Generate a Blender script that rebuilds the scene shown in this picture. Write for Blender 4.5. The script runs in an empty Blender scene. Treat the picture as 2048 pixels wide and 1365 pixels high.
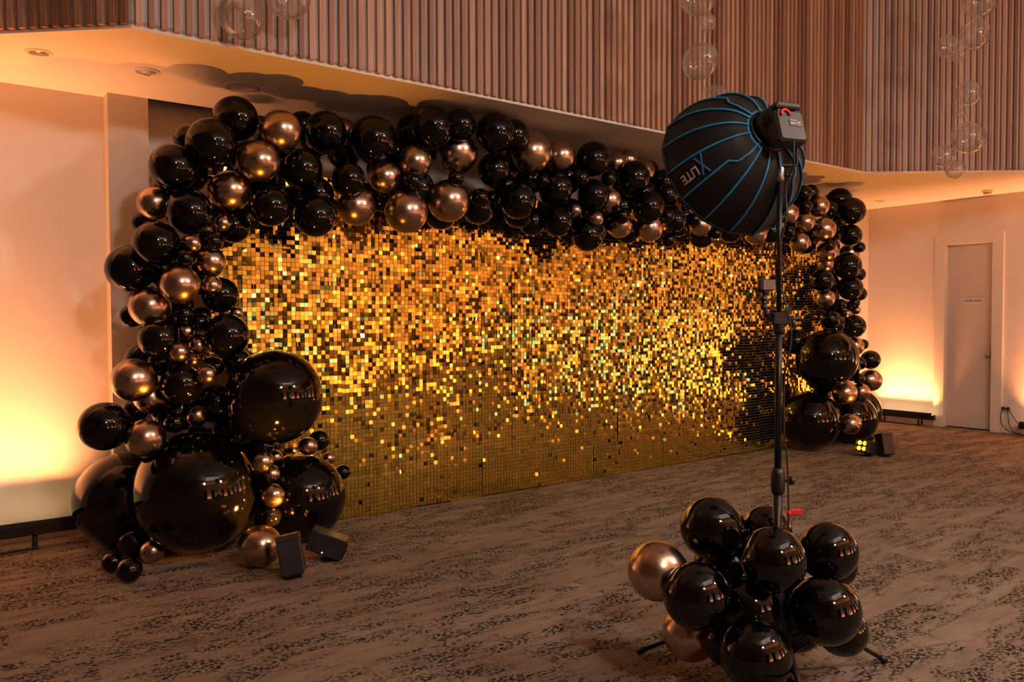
import bpy, math, random
import numpy as np
from mathutils import Vector, Matrix
random.seed(7); rng = np.random.default_rng(7)
scene = bpy.context.scene; COL = scene.collection

# ------------------------------------------------------------------ camera
CAM = Vector((-2.38623, -5.23696, 1.43179))
CR = Vector((0.80226, -0.59697, -0.00349)); CU = Vector((0.02017, 0.02127, 0.99957)); CF = Vector((0.59664, 0.80198, -0.0291))
cd = bpy.data.cameras.new('camera'); cam = bpy.data.objects.new('camera', cd); COL.objects.link(cam)
cam.matrix_world = Matrix(((CR.x, CU.x, -CF.x, CAM.x), (CR.y, CU.y, -CF.y, CAM.y), (CR.z, CU.z, -CF.z, CAM.z), (0, 0, 0, 1)))
cd.sensor_width = 36.0; cd.lens = 1593.0 / 2048.0 * 36.0; cd.clip_start = .05; cd.clip_end = 100
scene.camera = cam

# ------------------------------------------------------------------ world and exposure (an indoor room at night)
wd = bpy.data.worlds.new('night'); scene.world = wd; wd.use_nodes = True
wd.node_tree.nodes['Background'].inputs[0].default_value = (.02, .025, .04, 1); wd.node_tree.nodes['Background'].inputs[1].default_value = .3
vs = scene.view_settings; vs.view_transform = 'Standard'; vs.look = 'None'; vs.gamma = 1; vs.use_curve_mapping = False
vs.exposure = -0.2
try:
    scene.cycles.sample_clamp_indirect = 6.0; scene.cycles.max_bounces = 5; scene.cycles.diffuse_bounces = 2; scene.cycles.glossy_bounces = 3; scene.cycles.use_adaptive_sampling = True; scene.cycles.adaptive_threshold = .03; scene.cycles.transparent_max_bounces = 24; scene.cycles.caustics_refractive = False
except Exception: pass
# lamp powers
BAR_W, UP_W, SPOT_W, WIN_E = 30.0, 160.0, 90.0, 1.8
WARM = (1.0, .335, .115); AMBER = (1.0, .31, .02)
FILL_W = 58.0
REAR_X = 3.5   # the rear bars run brighter
COOL = (1.0, .76, .60)

# ------------------------------------------------------------------ helpers
def link(o, parent=None):
    COL.objects.link(o)
    if parent is not None: o.parent = parent
    return o
def tag(o, label=None, cat=None, group=None, kind=None):
    for k, v in (('label', label), ('category', cat), ('group', group), ('kind', kind)):
        if v: o[k] = v
    return o
def thing(name, label, cat, loc=(0, 0, 0), group=None):
    o = bpy.data.objects.new(name, None); o.empty_display_size = .1; link(o); o.location = loc
    return tag(o, label, cat, group)
def frame_from(z, x=(1, 0, 0)):
    z = Vector(z).normalized(); x = Vector(x); x = x - z * x.dot(z)
    if x.length < 1e-4: x = Vector((0, 1, 0)); x = x - z * x.dot(z)
    x.normalize(); y = z.cross(x); return x, y, z
class MB:
    def __init__(s): s.v = []; s.f = []; s.sm = []
    def add(s, vs, fs, smooth=False):
        b = len(s.v); s.v += [tuple(v) for v in vs]; s.f += [tuple(i + b for i in f) for f in fs]; s.sm += [smooth] * len(fs); return s
    def box(s, c, d, ax=None):
        c = Vector(c); X, Y, Z = ax if ax else (Vector((1, 0, 0)), Vector((0, 1, 0)), Vector((0, 0, 1)))
        h = [a / 2 for a in d]
        vs = [c + X * h[0] * i + Y * h[1] * j + Z * h[2] * k for k in (-1, 1) for j in (-1, 1) for i in (-1, 1)]
        return s.add(vs, [(0, 2, 3, 1), (4, 5, 7, 6), (0, 1, 5, 4), (2, 6, 7, 3), (0, 4, 6, 2), (1, 3, 7, 5)])
    def bevbox(s, c, d, b=.006, ax=None):
        c = Vector(c); X, Y, Z = ax if ax else (Vector((1, 0, 0)), Vector((0, 1, 0)), Vector((0, 0, 1)))
        h = [a / 2 for a in d]; vs = []; rings = []
        for k, bz in ((-1, b), (-1, 0), (1, 0), (1, b)):
            z = k * (h[2] - (0 if bz else b)); i_ = b if bz else 0
            hx, hy = h[0] - i_, h[1] - i_
            pts = [(hx, hy - b), (hx - b, hy), (-hx + b, hy), (-hx, hy - b), (-hx, -hy + b), (-hx + b, -hy), (hx - b, -hy), (hx, -hy + b)]
            rings.append(range(len(vs), len(vs) + 8)); vs += [c + X * x + Y * y + Z * z for x, y in pts]
        fs = [tuple(reversed(rings[0])), tuple(rings[3])]
        for r in range(3):
            for i in range(8): fs.append((rings[r][i], rings[r][(i + 1) % 8], rings[r + 1][(i + 1) % 8], rings[r + 1][i]))
        return s.add(vs, fs)
    def lathe(s, prof, n=20, o=(0, 0, 0), ax=None, smooth=True, caps=True):
        o = Vector(o); X, Y, Z = ax if ax else (Vector((1, 0, 0)), Vector((0, 1, 0)), Vector((0, 0, 1)))
        vs = []; fs = []
        for r, z in prof:
            for i in range(n):
                a = 2 * math.pi * i / n; vs.append(o + X * (r * math.cos(a)) + Y * (r * math.sin(a)) + Z * z)
        for k in range(len(prof) - 1):
            for i in range(n): fs.append((k * n + i, k * n + (i + 1) % n, (k + 1) * n + (i + 1) % n, (k + 1) * n + i))
        if caps:
            fs.append(tuple(range(n - 1, -1, -1))); m = (len(prof) - 1) * n; fs.append(tuple(range(m, m + n)))
        return s.add(vs, fs, smooth)
    def rod(s, a, b, r, n=12, r2=None):
        a, b = Vector(a), Vector(b); ax = frame_from(b - a); l = (b - a).length
        return s.lathe([(r, 0), (r if r2 is None else r2, l)], n, a, ax)
    def tube(s, pts, r, n=8):
        pts = [Vector(p) for p in pts]; vs = []; fs = []; x = None
        for i, p in enumerate(pts):
            t = (pts[min(i + 1, len(pts) - 1)] - pts[max(i - 1, 0)]).normalized()
            X, Y, Z = frame_from(t, x if x is not None else (0.3, .5, .8)); x = X
            for k in range(n):
                a = 2 * math.pi * k / n; vs.append(p + X * (r * math.cos(a)) + Y * (r * math.sin(a)))
        for i in range(len(pts) - 1):
            for k in range(n): fs.append((i * n + k, i * n + (k + 1) % n, (i + 1) * n + (k + 1) % n, (i + 1) * n + k))
        fs.append(tuple(range(n - 1, -1, -1))); m = (len(pts) - 1) * n; fs.append(tuple(range(m, m + n)))
        return s.add(vs, fs, True)
    def prism(s, poly, z0, z1):
        n = len(poly); vs = [(x, y, z0) for x, y in poly] + [(x, y, z1) for x, y in poly]
        fs = [tuple(range(n - 1, -1, -1)), tuple(range(n, 2 * n))] + [(i, (i + 1) % n, (i + 1) % n + n, i + n) for i in range(n)]
        return s.add(vs, fs)
    def mesh(s, name):
        me = bpy.data.meshes.new(name); me.from_pydata(s.v, [], s.f); me.update()
        me.polygons.foreach_set('use_smooth', s.sm); return me
    def build(s, name, mat, parent=None, loc=None):
        me = s.mesh(name); me.materials.append(mat); o = link(bpy.data.objects.new(name, me), parent)
        if loc is not None: o.location = loc
        return o
def inst(name, me, parent=None, loc=(0, 0, 0)):
    o = link(bpy.data.objects.new(name, me), parent); o.location = loc; return o
def curve_pts(P, n=40):
    P = [Vector(p) for p in P]; P = [2 * P[0] - P[1]] + P + [2 * P[-1] - P[-2]]; out = []
    m = len(P) - 3
    for i in range(n + 1):
        u = i / n * m; k = min(int(u), m - 1); t = u - k; a, b, c, d = P[k:k + 4]
        out.append(.5 * ((2 * b) + (c - a) * t + (2 * a - 5 * b + 4 * c - d) * t * t + (3 * b - a - 3 * c + d) * t ** 3))
    return out

# ------------------------------------------------------------------ materials
def mat(name, col, rough=.5, metal=0.0, **kw):
    m = bpy.data.materials.new(name); m.use_nodes = True; b = m.node_tree.nodes['Principled BSDF']
    b.inputs['Base Color'].default_value = (*col, 1); b.inputs['Roughness'].default_value = rough; b.inputs['Metallic'].default_value = metal
    for k, v in kw.items():
        k = k.replace('_', ' ')
        b.inputs[k].default_value = (*v, 1) if isinstance(v, tuple) else v
    return m
def nodes(m): return m.node_tree.nodes, m.node_tree.links, m.node_tree.nodes['Principled BSDF']
def noise_rough(m, scale, lo, hi, bump=0.0, bscale=None):
    N, K, b = nodes(m); t = N.new('ShaderNodeTexCoord'); n = N.new('ShaderNodeTexNoise'); n.inputs['Scale'].default_value = scale; n.inputs['Detail'].default_value = 4
    K.new(t.outputs['Object'], n.inputs['Vector']); r = N.new('ShaderNodeMapRange'); r.inputs['To Min'].default_value = lo; r.inputs['To Max'].default_value = hi
    K.new(n.outputs['Fac'], r.inputs['Value']); K.new(r.outputs[0], b.inputs['Roughness'])
    if bump:
        n2 = N.new('ShaderNodeTexNoise'); n2.inputs['Scale'].default_value = bscale or scale; K.new(t.outputs['Object'], n2.inputs['Vector'])
        bp = N.new('ShaderNodeBump'); bp.inputs['Strength'].default_value = bump; bp.inputs['Distance'].default_value = .003
        K.new(n2.outputs['Fac'], bp.inputs['Height']); K.new(bp.outputs[0], b.inputs['Normal'])
    return m
def emit(name, col, s):
    m = mat(name, (.02, .02, .02), .4); b = m.node_tree.nodes['Principled BSDF']
    b.inputs['Emission Color'].default_value = (*col, 1); b.inputs['Emission Strength'].default_value = s
    if 'window' not in name: m.cycles.emission_sampling = 'NONE'
    return m
M = {}
M['paint'] = noise_rough(mat('wall_paint', (.72, .66, .60), .6), 3, .5, .65, .12, 160)
M['ceil'] = noise_rough(mat('ceiling_paint', (.74, .68, .62), .7), 3, .6, .75)
M['plaster'] = noise_rough(mat('fascia_paint', (.52, .47, .43), .6), 4, .5, .65)
M['door'] = noise_rough(mat('door_paint', (.66, .57, .50), .42), 3, .35, .5)
M['rear'] = noise_rough(mat('rear_wall_paint', (.16, .10, .07), .6), 3, .5, .65)
M['black'] = noise_rough(mat('black_plastic', (.006, .006, .0065), .42), 30, .36, .5)
M['blackmetal'] = noise_rough(mat('black_metal', (.02, .02, .021), .35, .6), 40, .28, .42)
M['satin'] = noise_rough(mat('dark_grey_case', (.014, .0145, .0155), .45), 60, .36, .5, .15, 500)
M['steel'] = noise_rough(mat('brushed_steel', (.5, .47, .44), .3, 1.0), 30, .2, .4)
M['white'] = noise_rough(mat('white_plastic', (.7, .66, .62), .4), 10, .35, .45)
M['ink'] = mat('black_ink', (.02, .018, .016), .6)
M['red'] = noise_rough(mat('red_fabric', (.65, .02, .015), .6), 60, .5, .7)
M['blue'] = noise_rough(mat('blue_piping', (.008, .20, .42), .5), 80, .42, .6)
M['logoblue'] = mat('blue_print', (.02, .16, .36), .6)
M['logowhite'] = mat('pale_print', (.55, .42, .38), .6)
M['cable'] = noise_rough(mat('cable_rubber', (.014, .013, .012), .5), 50, .45, .6)
M['led_amber'] = emit('amber_led', (1.0, .36, .015), 9.0)
M['led_warm'] = emit('warm_led', (1.0, .62, .28), 30.0)
M['led_blue'] = emit('blue_led', (.05, .2, 1.0), 12.0)
M['lampglow'] = emit('spot_lamp_glow', (.9, .95, 1.0), 60.0)
M['winglow'] = emit('window_night_light', (.62, .85, 1.0), WIN_E)
M['drape'] = noise_rough(mat('added_drape_cloth', (.012, .010, .010), .9), 20, .8, 1.0)
M['diff'] = mat('white_diffuser', (.75, .75, .74), .8)
# softbox fabric
m = mat('softbox_fabric', (.0055, .0056, .0062), .7, Specular_IOR_Level=.25); M['fabric'] = noise_rough(m, 25, .5, .72, .35, 22)
# balloons
M['b'] = noise_rough(mat('black_latex', (.002, .002, .0021), .06, Specular_IOR_Level=.36, Coat_Weight=.10, Coat_Roughness=.02), 6, .035, .075)
M['g'] = noise_rough(mat('champagne_chrome_latex', (.50, .37, .285), .24, 1.0), 6, .2, .29)
# clear balloon film: a thin shell that lets light through and mirrors at a glance
m = bpy.data.materials.new('clear_film'); m.use_nodes = True; N = m.node_tree.nodes; K = m.node_tree.links; N.clear()
o = N.new('ShaderNodeOutputMaterial'); tr = N.new('ShaderNodeBsdfTransparent'); tr.inputs[0].default_value = (.93, .91, .9, 1)
gl = N.new('ShaderNodeBsdfGlossy'); gl.inputs['Roughness'].default_value = .02; gl.inputs[0].default_value = (.9, .9, .9, 1)
lw = N.new('ShaderNodeLayerWeight'); lw.inputs[0].default_value = .38; mx = N.new('ShaderNodeMixShader'); cv = N.new('ShaderNodeMapRange')
cv.inputs['To Min'].default_value = .06; cv.inputs['To Max'].default_value = .75; K.new(lw.outputs['Facing'], cv.inputs['Value'])
K.new(cv.outputs[0], mx.inputs[0]); K.new(tr.outputs[0], mx.inputs[1]); K.new(gl.outputs[0], mx.inputs[2]); df = N.new('ShaderNodeBsdfDiffuse'); df.inputs[0].default_value = (.8, .78, .76, 1); m2 = N.new('ShaderNodeMixShader'); m2.inputs[0].default_value = .06
K.new(mx.outputs[0], m2.inputs[1]); K.new(df.outputs[0], m2.inputs[2]); K.new(m2.outputs[0], o.inputs[0]); M['clear'] = m
# sequins and their backing
M['sequin'] = noise_rough(mat('gold_sequin_foil', (1.0, .77, .16), .07, 1.0), 9, .04, .10)
M['grid'] = noise_rough(mat('black_panel_plastic', (.008, .008, .008), .4), 40, .35, .5)
M['peg'] = mat('clear_peg_plastic', (.75, .72, .68), .12)
# timber slats: each slat its own tone, grain along the slat
m = mat('timber_slat', (.4, .2, .12), .5); N, K, b = nodes(m)
t = N.new('ShaderNodeTexCoord'); oi = N.new('ShaderNodeObjectInfo'); mp = N.new('ShaderNodeMapping'); mp.inputs['Scale'].default_value = (90, 90, 2.2)
off = N.new('ShaderNodeVectorMath'); off.operation = 'ADD'; mu = N.new('ShaderNodeMath'); mu.operation = 'MULTIPLY'; mu.inputs[1].default_value = 60
K.new(oi.outputs['Random'], mu.inputs[0]); K.new(t.outputs['Object'], off.inputs[0]); K.new(mu.outputs[0], off.inputs[1]); K.new(off.outputs[0], mp.inputs['Vector'])
n = N.new('ShaderNodeTexNoise'); n.inputs['Scale'].default_value = 1; n.inputs['Detail'].default_value = 5; n.inputs['Distortion'].default_value = .6; K.new(mp.outputs[0], n.inputs['Vector'])
r1 = N.new('ShaderNodeValToRGB'); r1.color_ramp.elements[0].color = (.20, .088, .052, 1); r1.color_ramp.elements[1].color = (.50, .29, .19, 1)
e = r1.color_ramp.elements.new(.5); e.color = (.34, .165, .10, 1); K.new(oi.outputs['Random'], r1.inputs[0])
r2 = N.new('ShaderNodeMapRange'); r2.inputs['From Min'].default_value = .3; r2.inputs['From Max'].default_value = .7; r2.inputs['To Min'].default_value = .72; r2.inputs['To Max'].default_value = 1.18; K.new(n.outputs['Fac'], r2.inputs['Value'])
mm = N.new('ShaderNodeMix'); mm.data_type = 'RGBA'; mm.blend_type = 'MULTIPLY'; mm.inputs[0].default_value = 1
K.new(r1.outputs[0], mm.inputs[6]); K.new(r2.outputs[0], mm.inputs[7]); K.new(mm.outputs[2], b.inputs['Base Color']); M['timber'] = m
# carpet: planks with their own tone, long soft streaks and dark loop speckle in bands
m = mat('carpet_loop', (.3, .25, .2), .95); N, K, b = nodes(m); b.inputs['Specular IOR Level'].default_value = .1
g = N.new('ShaderNodeNewGeometry'); oi = N.new('ShaderNodeObjectInfo'); mu = N.new('ShaderNodeMath'); mu.operation = 'MULTIPLY'; mu.inputs[1].default_value = 37
K.new(oi.outputs['Random'], mu.inputs[0]); off = N.new('ShaderNodeVectorMath'); off.operation = 'ADD'; K.new(g.outputs['Position'], off.inputs[0]); K.new(mu.outputs[0], off.inputs[1])
def nz(scale, det, src, rough=.55):
    mp = N.new('ShaderNodeMapping'); mp.inputs['Scale'].default_value = scale; K.new(src, mp.inputs['Vector'])
    n = N.new('ShaderNodeTexNoise'); n.inputs['Scale'].default_value = 1; n.inputs['Detail'].default_value = det; n.inputs['Roughness'].default_value = rough; K.new(mp.outputs[0], n.inputs['Vector']); return n.outputs['Fac']
def mr(v, a, bb, c=0, d=1):
    q = N.new('ShaderNodeMapRange'); q.inputs['From Min'].default_value = a; q.inputs['From Max'].default_value = bb; q.inputs['To Min'].default_value = c; q.inputs['To Max'].default_value = d; K.new(v, q.inputs['Value']); return q.outputs[0]
def mul(a, bb):
    q = N.new('ShaderNodeMath'); q.operation = 'MULTIPLY'; K.new(a, q.inputs[0])
    if isinstance(bb, float): q.inputs[1].default_value = bb
    else: K.new(bb, q.inputs[1])
    return q.outputs[0]
streak = nz((2.2, 7, 1), 9, off.outputs[0], .72); cr = N.new('ShaderNodeValToRGB'); cr.color_ramp.elements[0].position = .3; cr.color_ramp.elements[0].color = (.17, .13, .096, 1)
cr.color_ramp.elements[1].position = .72; cr.color_ramp.elements[1].color = (.31, .255, .20, 1); K.new(streak, cr.inputs[0])
tone = mr(oi.outputs['Random'], 0, 1, .93, 1.06); t1 = N.new('ShaderNodeMix'); t1.data_type = 'RGBA'; t1.blend_type = 'MULTIPLY'; t1.inputs[0].default_value = 1; K.new(cr.outputs[0], t1.inputs[6]); K.new(tone, t1.inputs[7])
band = mr(nz((1.5, 5.5, 1), 5, off.outputs[0], .66), .43, .53); speck = mr(nz((50, 62, 1), 2.0, g.outputs['Position'], .55), .478, .512); pat = mr(nz((9, 20, 1), 3, off.outputs[0]), .36, .52)
sp = mul(mul(band, speck), pat); sp = mul(sp, .97)
t2 = N.new('ShaderNodeMix'); t2.data_type = 'RGBA'; K.new(sp, t2.inputs[0]); K.new(t1.outputs[2], t2.inputs[6]); t2.inputs[7].default_value = (.018, .016, .014, 1); K.new(t2.outputs[2], b.inputs['Base Color'])
fine = nz((260, 260, 260), 2, g.outputs['Position']); bp = N.new('ShaderNodeBump'); bp.inputs['Strength'].default_value = .7; bp.inputs['Distance'].default_value = .004; K.new(fine, bp.inputs['Height']); K.new(bp.outputs[0], b.inputs['Normal']); M['carpet'] = m

# ================================================================== the room
XL, XR, YB, YR = -6.5, 8.29, .75, -9.5      # left wall, right wall, back wall, rear wall
ZC, ZU = 2.93, 4.75                         # low ceiling, upper ceiling
def struct(mb, name, m, parent=None):
    o = mb.build(name, m, parent)
    if parent is None: tag(o, kind='structure')
    return o
floor = struct(MB().box(((XL + XR) / 2, (YB + YR) / 2, -.056), (XR - XL, YB - YR, .1)), 'floor', M['carpet'])
tag(floor, 'streaky beige and brown carpet tile floor with dark speckle', 'floor')
# carpet planks: the largest in view are single pieces, the far or unseen ones are joined
tiles = []
nrow = int(math.ceil((YB - YR) / .25))
for j in range(nrow):
    y1 = YB - .25 * j; y0 = max(y1 - .25, YR); x = XL - ((j * .37) % 1.0)
    while x < XR - .01:
        a, b = max(x, XL), min(x + 1.0, XR)
        if b - a > .03: tiles.append((a, b, y0, y1))
        x += 1.0
def seen(t):
    P = Vector(((t[0] + t[1]) / 2, (t[2] + t[3]) / 2, 0)) - CAM; w = P.dot(CF)
    if w < .8: return 0
    u, v = 1593 * P.dot(CR) / w, -1593 * P.dot(CU) / w
    if abs(u) > 1024 + 700 / w or abs(v) > 683 + 200 / w: return 0
    return (t[1] - t[0]) * (t[3] - t[2]) / w ** 3
tiles.sort(key=seen, reverse=True)
tm = MB().box((0, 0, -.003), (1, 1, .006)).mesh('carpet_tile'); tm.materials.append(M['carpet'])
for a, b, c, d in tiles[:290]:
    o = inst('carpet_tile', tm, floor, ((a + b) / 2, (c + d) / 2, 0)); o.scale = (b - a - .0016, d - c - .0016, 1)
far = MB()
for a, b, c, d in tiles[290:]: far.box(((a + b) / 2, (c + d) / 2, -.003), (b - a - .0016, d - c - .0016, .006))
tag(far.build('carpet_tile_field', M['carpet'], floor), kind='stuff')

wb = struct(MB().box(((XL + XR) / 2, YB + .05, 1.65), (XR - XL, .1, 3.5)), 'wall_back', M['paint']); tag(wb, 'cream painted back wall behind the balloon arch', 'wall')
struct(MB().box((-1.235, (.61 + YB) / 2, ZC / 2), (.25, YB - .61, ZC)), 'trim_1', M['paint']); tag(bpy.data.objects['trim_1'], 'plain painted pilaster beside the wall wash light', 'pilaster')
wl = struct(MB().box((XL - .05, (YB + YR) / 2, 2.4), (.1, YB - YR, 4.9)), 'wall_left', M['rear']); tag(wl, 'dark side wall out of view', 'wall')
wr_ = struct(MB().box(((XL + XR) / 2, YR - .05, 2.4), (XR - XL, .1, 4.9)), 'wall_rear', M['paint']); tag(wr_, 'cream rear wall behind the camera', 'wall')
# right wall with the door opening and a glazed opening further along
DY0, DY1, DZ = -.872, -.305, 2.35
WY0, WY1, WZ0, WZ1 = -6.3, -5.3, .45, 2.0
r = MB(); Xc = XR + .06
for y0, y1, z0, z1 in ((DY1, YB, 0, ZC), (WY1, DY0, 0, ZC), (DY0, DY1, DZ, ZC), (YR, WY0, 0, ZC), (WY0, WY1, 0, WZ0), (WY0, WY1, WZ1, ZC)):
    r.box((Xc, (y0 + y1) / 2, (z0 + z1) / 2), (.12, y1 - y0, z1 - z0))
wr = struct(r, 'wall_right', M['paint']); tag(wr, 'cream painted wall with the staff door', 'wall')
struct(MB().box((XR + .005, (WY1 + WY0) / 2, (WZ0 + WZ1) / 2), (.02, WY1 - WY0, WZ1 - WZ0)), 'window_1', M['winglow']); tag(bpy.data.objects['window_1'], 'blue lit window further along the side wall', 'window')
w1 = bpy.data.objects['window_1']
fr_ = MB()
for y in (WY0, (WY0 + WY1) / 2, WY1): fr_.box((XR - .01, y, (WZ0 + WZ1) / 2), (.05, .06, WZ1 - WZ0 + .06))
for z in (WZ0, WZ1): fr_.box((XR - .01, (WY0 + WY1) / 2, z), (.05, WY1 - WY0 + .06, .06))
fr_.build('window_frame', M['black'], w1)

w2 = struct(MB().box((2.0, YR + .012, 1.3), (.8, .02, 1.5)), 'added_window', M['winglow']); tag(w2, 'narrow blue glow added as a window in the rear wall', 'window')  # glow added behind the camera to spread yellow-green over the sequins
fr_ = MB()
for x in (1.6, 2.0, 2.4): fr_.box((x, YR + .02, 1.3), (.05, .05, 1.56))
for z in (.55, 2.05): fr_.box((2.0, YR + .02, z), (.86, .05, .05))
fr_.build('window_frame', M['black'], w2)

# low ceiling ring round the raised void, stopping short of the back wall where a blind pocket runs
FA, FB, FC, FD, FE = (-2.45, .15), (-1.48, -.75), (5.56, -.72), (7.25, -2.06), (7.25, YR)
poly = [(XL, FA[1]), FA, FB, FC, FD, FE, (XR, YR), (XR, YB), (7.1, YB), (7.1, .61), (-1.11, .61), (-1.11, YB), (XL, YB)]
cl = struct(MB().prism(poly, ZC, ZC + .04), 'ceiling_low', M['ceil']); tag(cl, 'low cream soffit ceiling over the arch', 'ceiling')
struct(MB().box(((XL + XR) / 2, (YB + YR) / 2, ZU + .05), (XR - XL, YB - YR, .1)), 'ceiling_upper', M['ceil']); tag(bpy.data.objects['ceiling_upper'], 'raised upper ceiling above the timber slats', 'ceiling')
# fascia walls with timber slats standing off the painted backing
SL = ZU - ZC - .018
sm_ = MB().box((0, -.0135, SL / 2), (.031, .027, SL)).mesh('slat'); sm_.materials.append(M['timber'])
def fascia(name, A, B, label, n_max=400, start=0.0, end=False):
    A, B = Vector((*A, 0)), Vector((*B, 0)); d = (B - A); L = d.length; d.normalize(); nrm = Vector((d.y, -d.x, 0))   # nrm faces the void
    mid = (A + B) / 2
    o = struct(MB().box(mid - nrm * .04 + Vector((0, 0, (ZC + ZU) / 2 + .01)), (L, .08, ZU - ZC - .02), (d, -nrm, Vector((0, 0, 1)))), name, M['plaster']); tag(o, label, 'wall')
    n = min(int((L - start) / .0625), n_max); start = L - n * .0625 if end else start; ang = math.atan2(d.y, d.x)
    for i in range(n):
        p = A + d * (start + .0625 * (i + .5)) + Vector((0, 0, ZC + .018)); s_ = inst('slat', sm_, o, p); s_.rotation_euler = (0, 0, ang)
    return o
fascia('wall_fascia_back', FB, FC, 'long raised fascia of vertical timber slats above the arch')
fascia('wall_fascia_right', FC, FD, 'angled timber slat fascia beyond the corner near the staff door')
fascia('wall_fascia_left', FA, FB, 'short angled timber slat fascia turning away past the pilaster', end=True)
fascia('wall_fascia_side', FD, FE, 'raised timber slat fascia running along the side wall', 60)
fascia('wall_fascia_end', (XL, FA[1]), FA, 'raised timber slat fascia at the far end of the back wall', 40, end=True)

# door, architrave, skirting
dr = struct(MB().box((XR + .072, (DY0 + DY1) / 2, DZ / 2 + .004), (.04, DY1 - DY0 - .006, DZ - .01)), 'door_1', M['door']); tag(dr, 'closed cream staff only door in the side wall', 'door')
k = MB(); axx = frame_from((-1, 0, 0), (0, 1, 0)); ky = -.812
k.lathe([(.031, 0), (.031, .006), (.012, .008), (.012, .022), (.020, .026), (.026, .038), (.024, .05), (.012, .056)], 20, (XR + .052, ky, .946), axx); tag(k.build('door_knob', M['steel'], dr), 'round brushed metal door knob')
pl = MB().bevbox((XR + .0505, -.62, 1.628), (.24, .07, .004), .0015, (Vector((0, -1, 0)), Vector((0, 0, 1)), Vector((-1, 0, 0)))).build('door_sign', M['white'], dr); tag(pl, 'white plate reading STAFF ONLY')
def text_mesh(body, size, bold=0.0):
    c = bpy.data.curves.new('txt', 'FONT'); c.body = body; c.size = size; c.offset = bold; c.resolution_u = 3; c.align_x = 'LEFT'
    o = bpy.data.objects.new('txt', c); COL.objects.link(o); bpy.context.view_layer.update()
    me = bpy.data.meshes.new_from_object(o.evaluated_get(bpy.context.evaluated_depsgraph_get()))
    vs = np.array([v.co[:] for v in me.vertices]); fs = [tuple(p.vertices) for p in me.polygons]
    bpy.data.objects.remove(o); bpy.data.curves.remove(c); bpy.data.meshes.remove(me); return vs, fs
vs_, fs_ = text_mesh('STAFF ONLY', .05, .0012); x0, x1 = vs_[:, 0].min(), vs_[:, 0].max(); sc = .2 / (x1 - x0); ym = vs_[:, 1].max() / 2
MB().add([(XR + .0478, -.62 - (v[0] - (x0 + x1) / 2) * sc, 1.628 + (v[1] - ym) * sc) for v in vs_], fs_).build('lettering', M['ink'], pl)
a = MB(); aw = .125
for y0, y1, z0, z1 in ((DY1 + 0, DY1 + aw, 0, DZ + aw), (DY0 - aw, DY0, 0, DZ + aw), (DY0, DY1, DZ, DZ + aw)): a.box((XR - .018, (y0 + y1) / 2, (z0 + z1) / 2), (.042, y1 - y0, z1 - z0))
o = struct(a, 'trim_2', M['paint']); tag(o, 'wide flat cream architrave round the staff door', 'trim')
a = MB().box((XR - .008, (DY1 + aw + YB) / 2, .05), (.016, YB - DY1 - aw, .1)).box((XR - .008, (DY0 - aw + YR) / 2, .05), (.016, DY0 - aw - YR, .1))
o = struct(a, 'baseboard_right', M['paint']); tag(o, 'low cream skirting board along the side wall', 'baseboard')
a = MB().box(((XL - 1.36) / 2, YB - .008, .05), (-1.36 - XL, .016, .1)).box(((-1.11 + XR) / 2, YB - .008, .05), (XR + 1.11, .016, .1))
o = struct(a, 'baseboard_back', M['paint']); tag(o, 'low cream skirting board along the back wall', 'baseboard')

# ceiling fittings
def downlight(name, x, y, rad, label, cat, kind):
    t = thing(name, label, cat, (x, y, ZC))
    MB().lathe([(rad * .74, -.001), (rad * .78, -.010), (rad * .95, -.009), (rad, -.0005)], 32, caps=False).build('rim', M['white'], t)
    if kind == 'lamp': MB().lathe([(rad * .76, -.004), (rad * .6, .02), (rad * .3, .03)], 28).build('reflector', M['steel'], t)
    if kind == 'speaker':
        MB().lathe([(rad * .80, -.006), (rad * .4, -.009), (.002, -.010)], 32).build('grille', M['plaster'], t)
    if kind == 'sprinkler':
        MB().lathe([(rad * .78, -.004), (rad * .3, -.006), (rad * .28, -.018), (rad * .1, -.02)], 24).build('head', M['white'], t)
        MB().box((0, 0, -.024), (rad * .5, .008, .006)).build('deflector', M['steel'], t)
    return t
downlight('ceiling_downlight', -1.817, -.04, .07, 'recessed round downlight nearest the angled slat corner in the soffit', 'downlight', 'lamp')
downlight('ceiling_sprinkler', -1.252, -.03, .076, 'flat round sprinkler rose above the pilaster', 'sprinkler', 'sprinkler')
downlight('ceiling_speaker', -.669, -.04, .135, 'large round ceiling speaker grille above the arch corner', 'speaker', 'speaker')
downlight('ceiling_downlight', .452, -.06, .065, 'recessed round downlight above the middle of the top garland', 'downlight', 'lamp')
downlight('ceiling_downlight', 2.845, -.01, .065, 'recessed round downlight just above the softbox end of the garland', 'downlight', 'lamp')
downlight('ceiling_downlight', 7.625, .227, .065, 'small recessed downlight above the column by the staff door', 'downlight', 'lamp')
t = thing('smoke_detector', 'small round smoke detector on the ceiling above the staff door', 'smoke detector', (7.849, -.973, ZC))
MB().lathe([(.06, 0), (.06, -.014), (.05, -.02)], 24).build('base', M['white'], t)
MB().lathe([(.045, -.02), (.045, -.042), (.036, -.052), (.01, -.056)], 24).build('chamber', M['plaster'], t)

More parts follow.
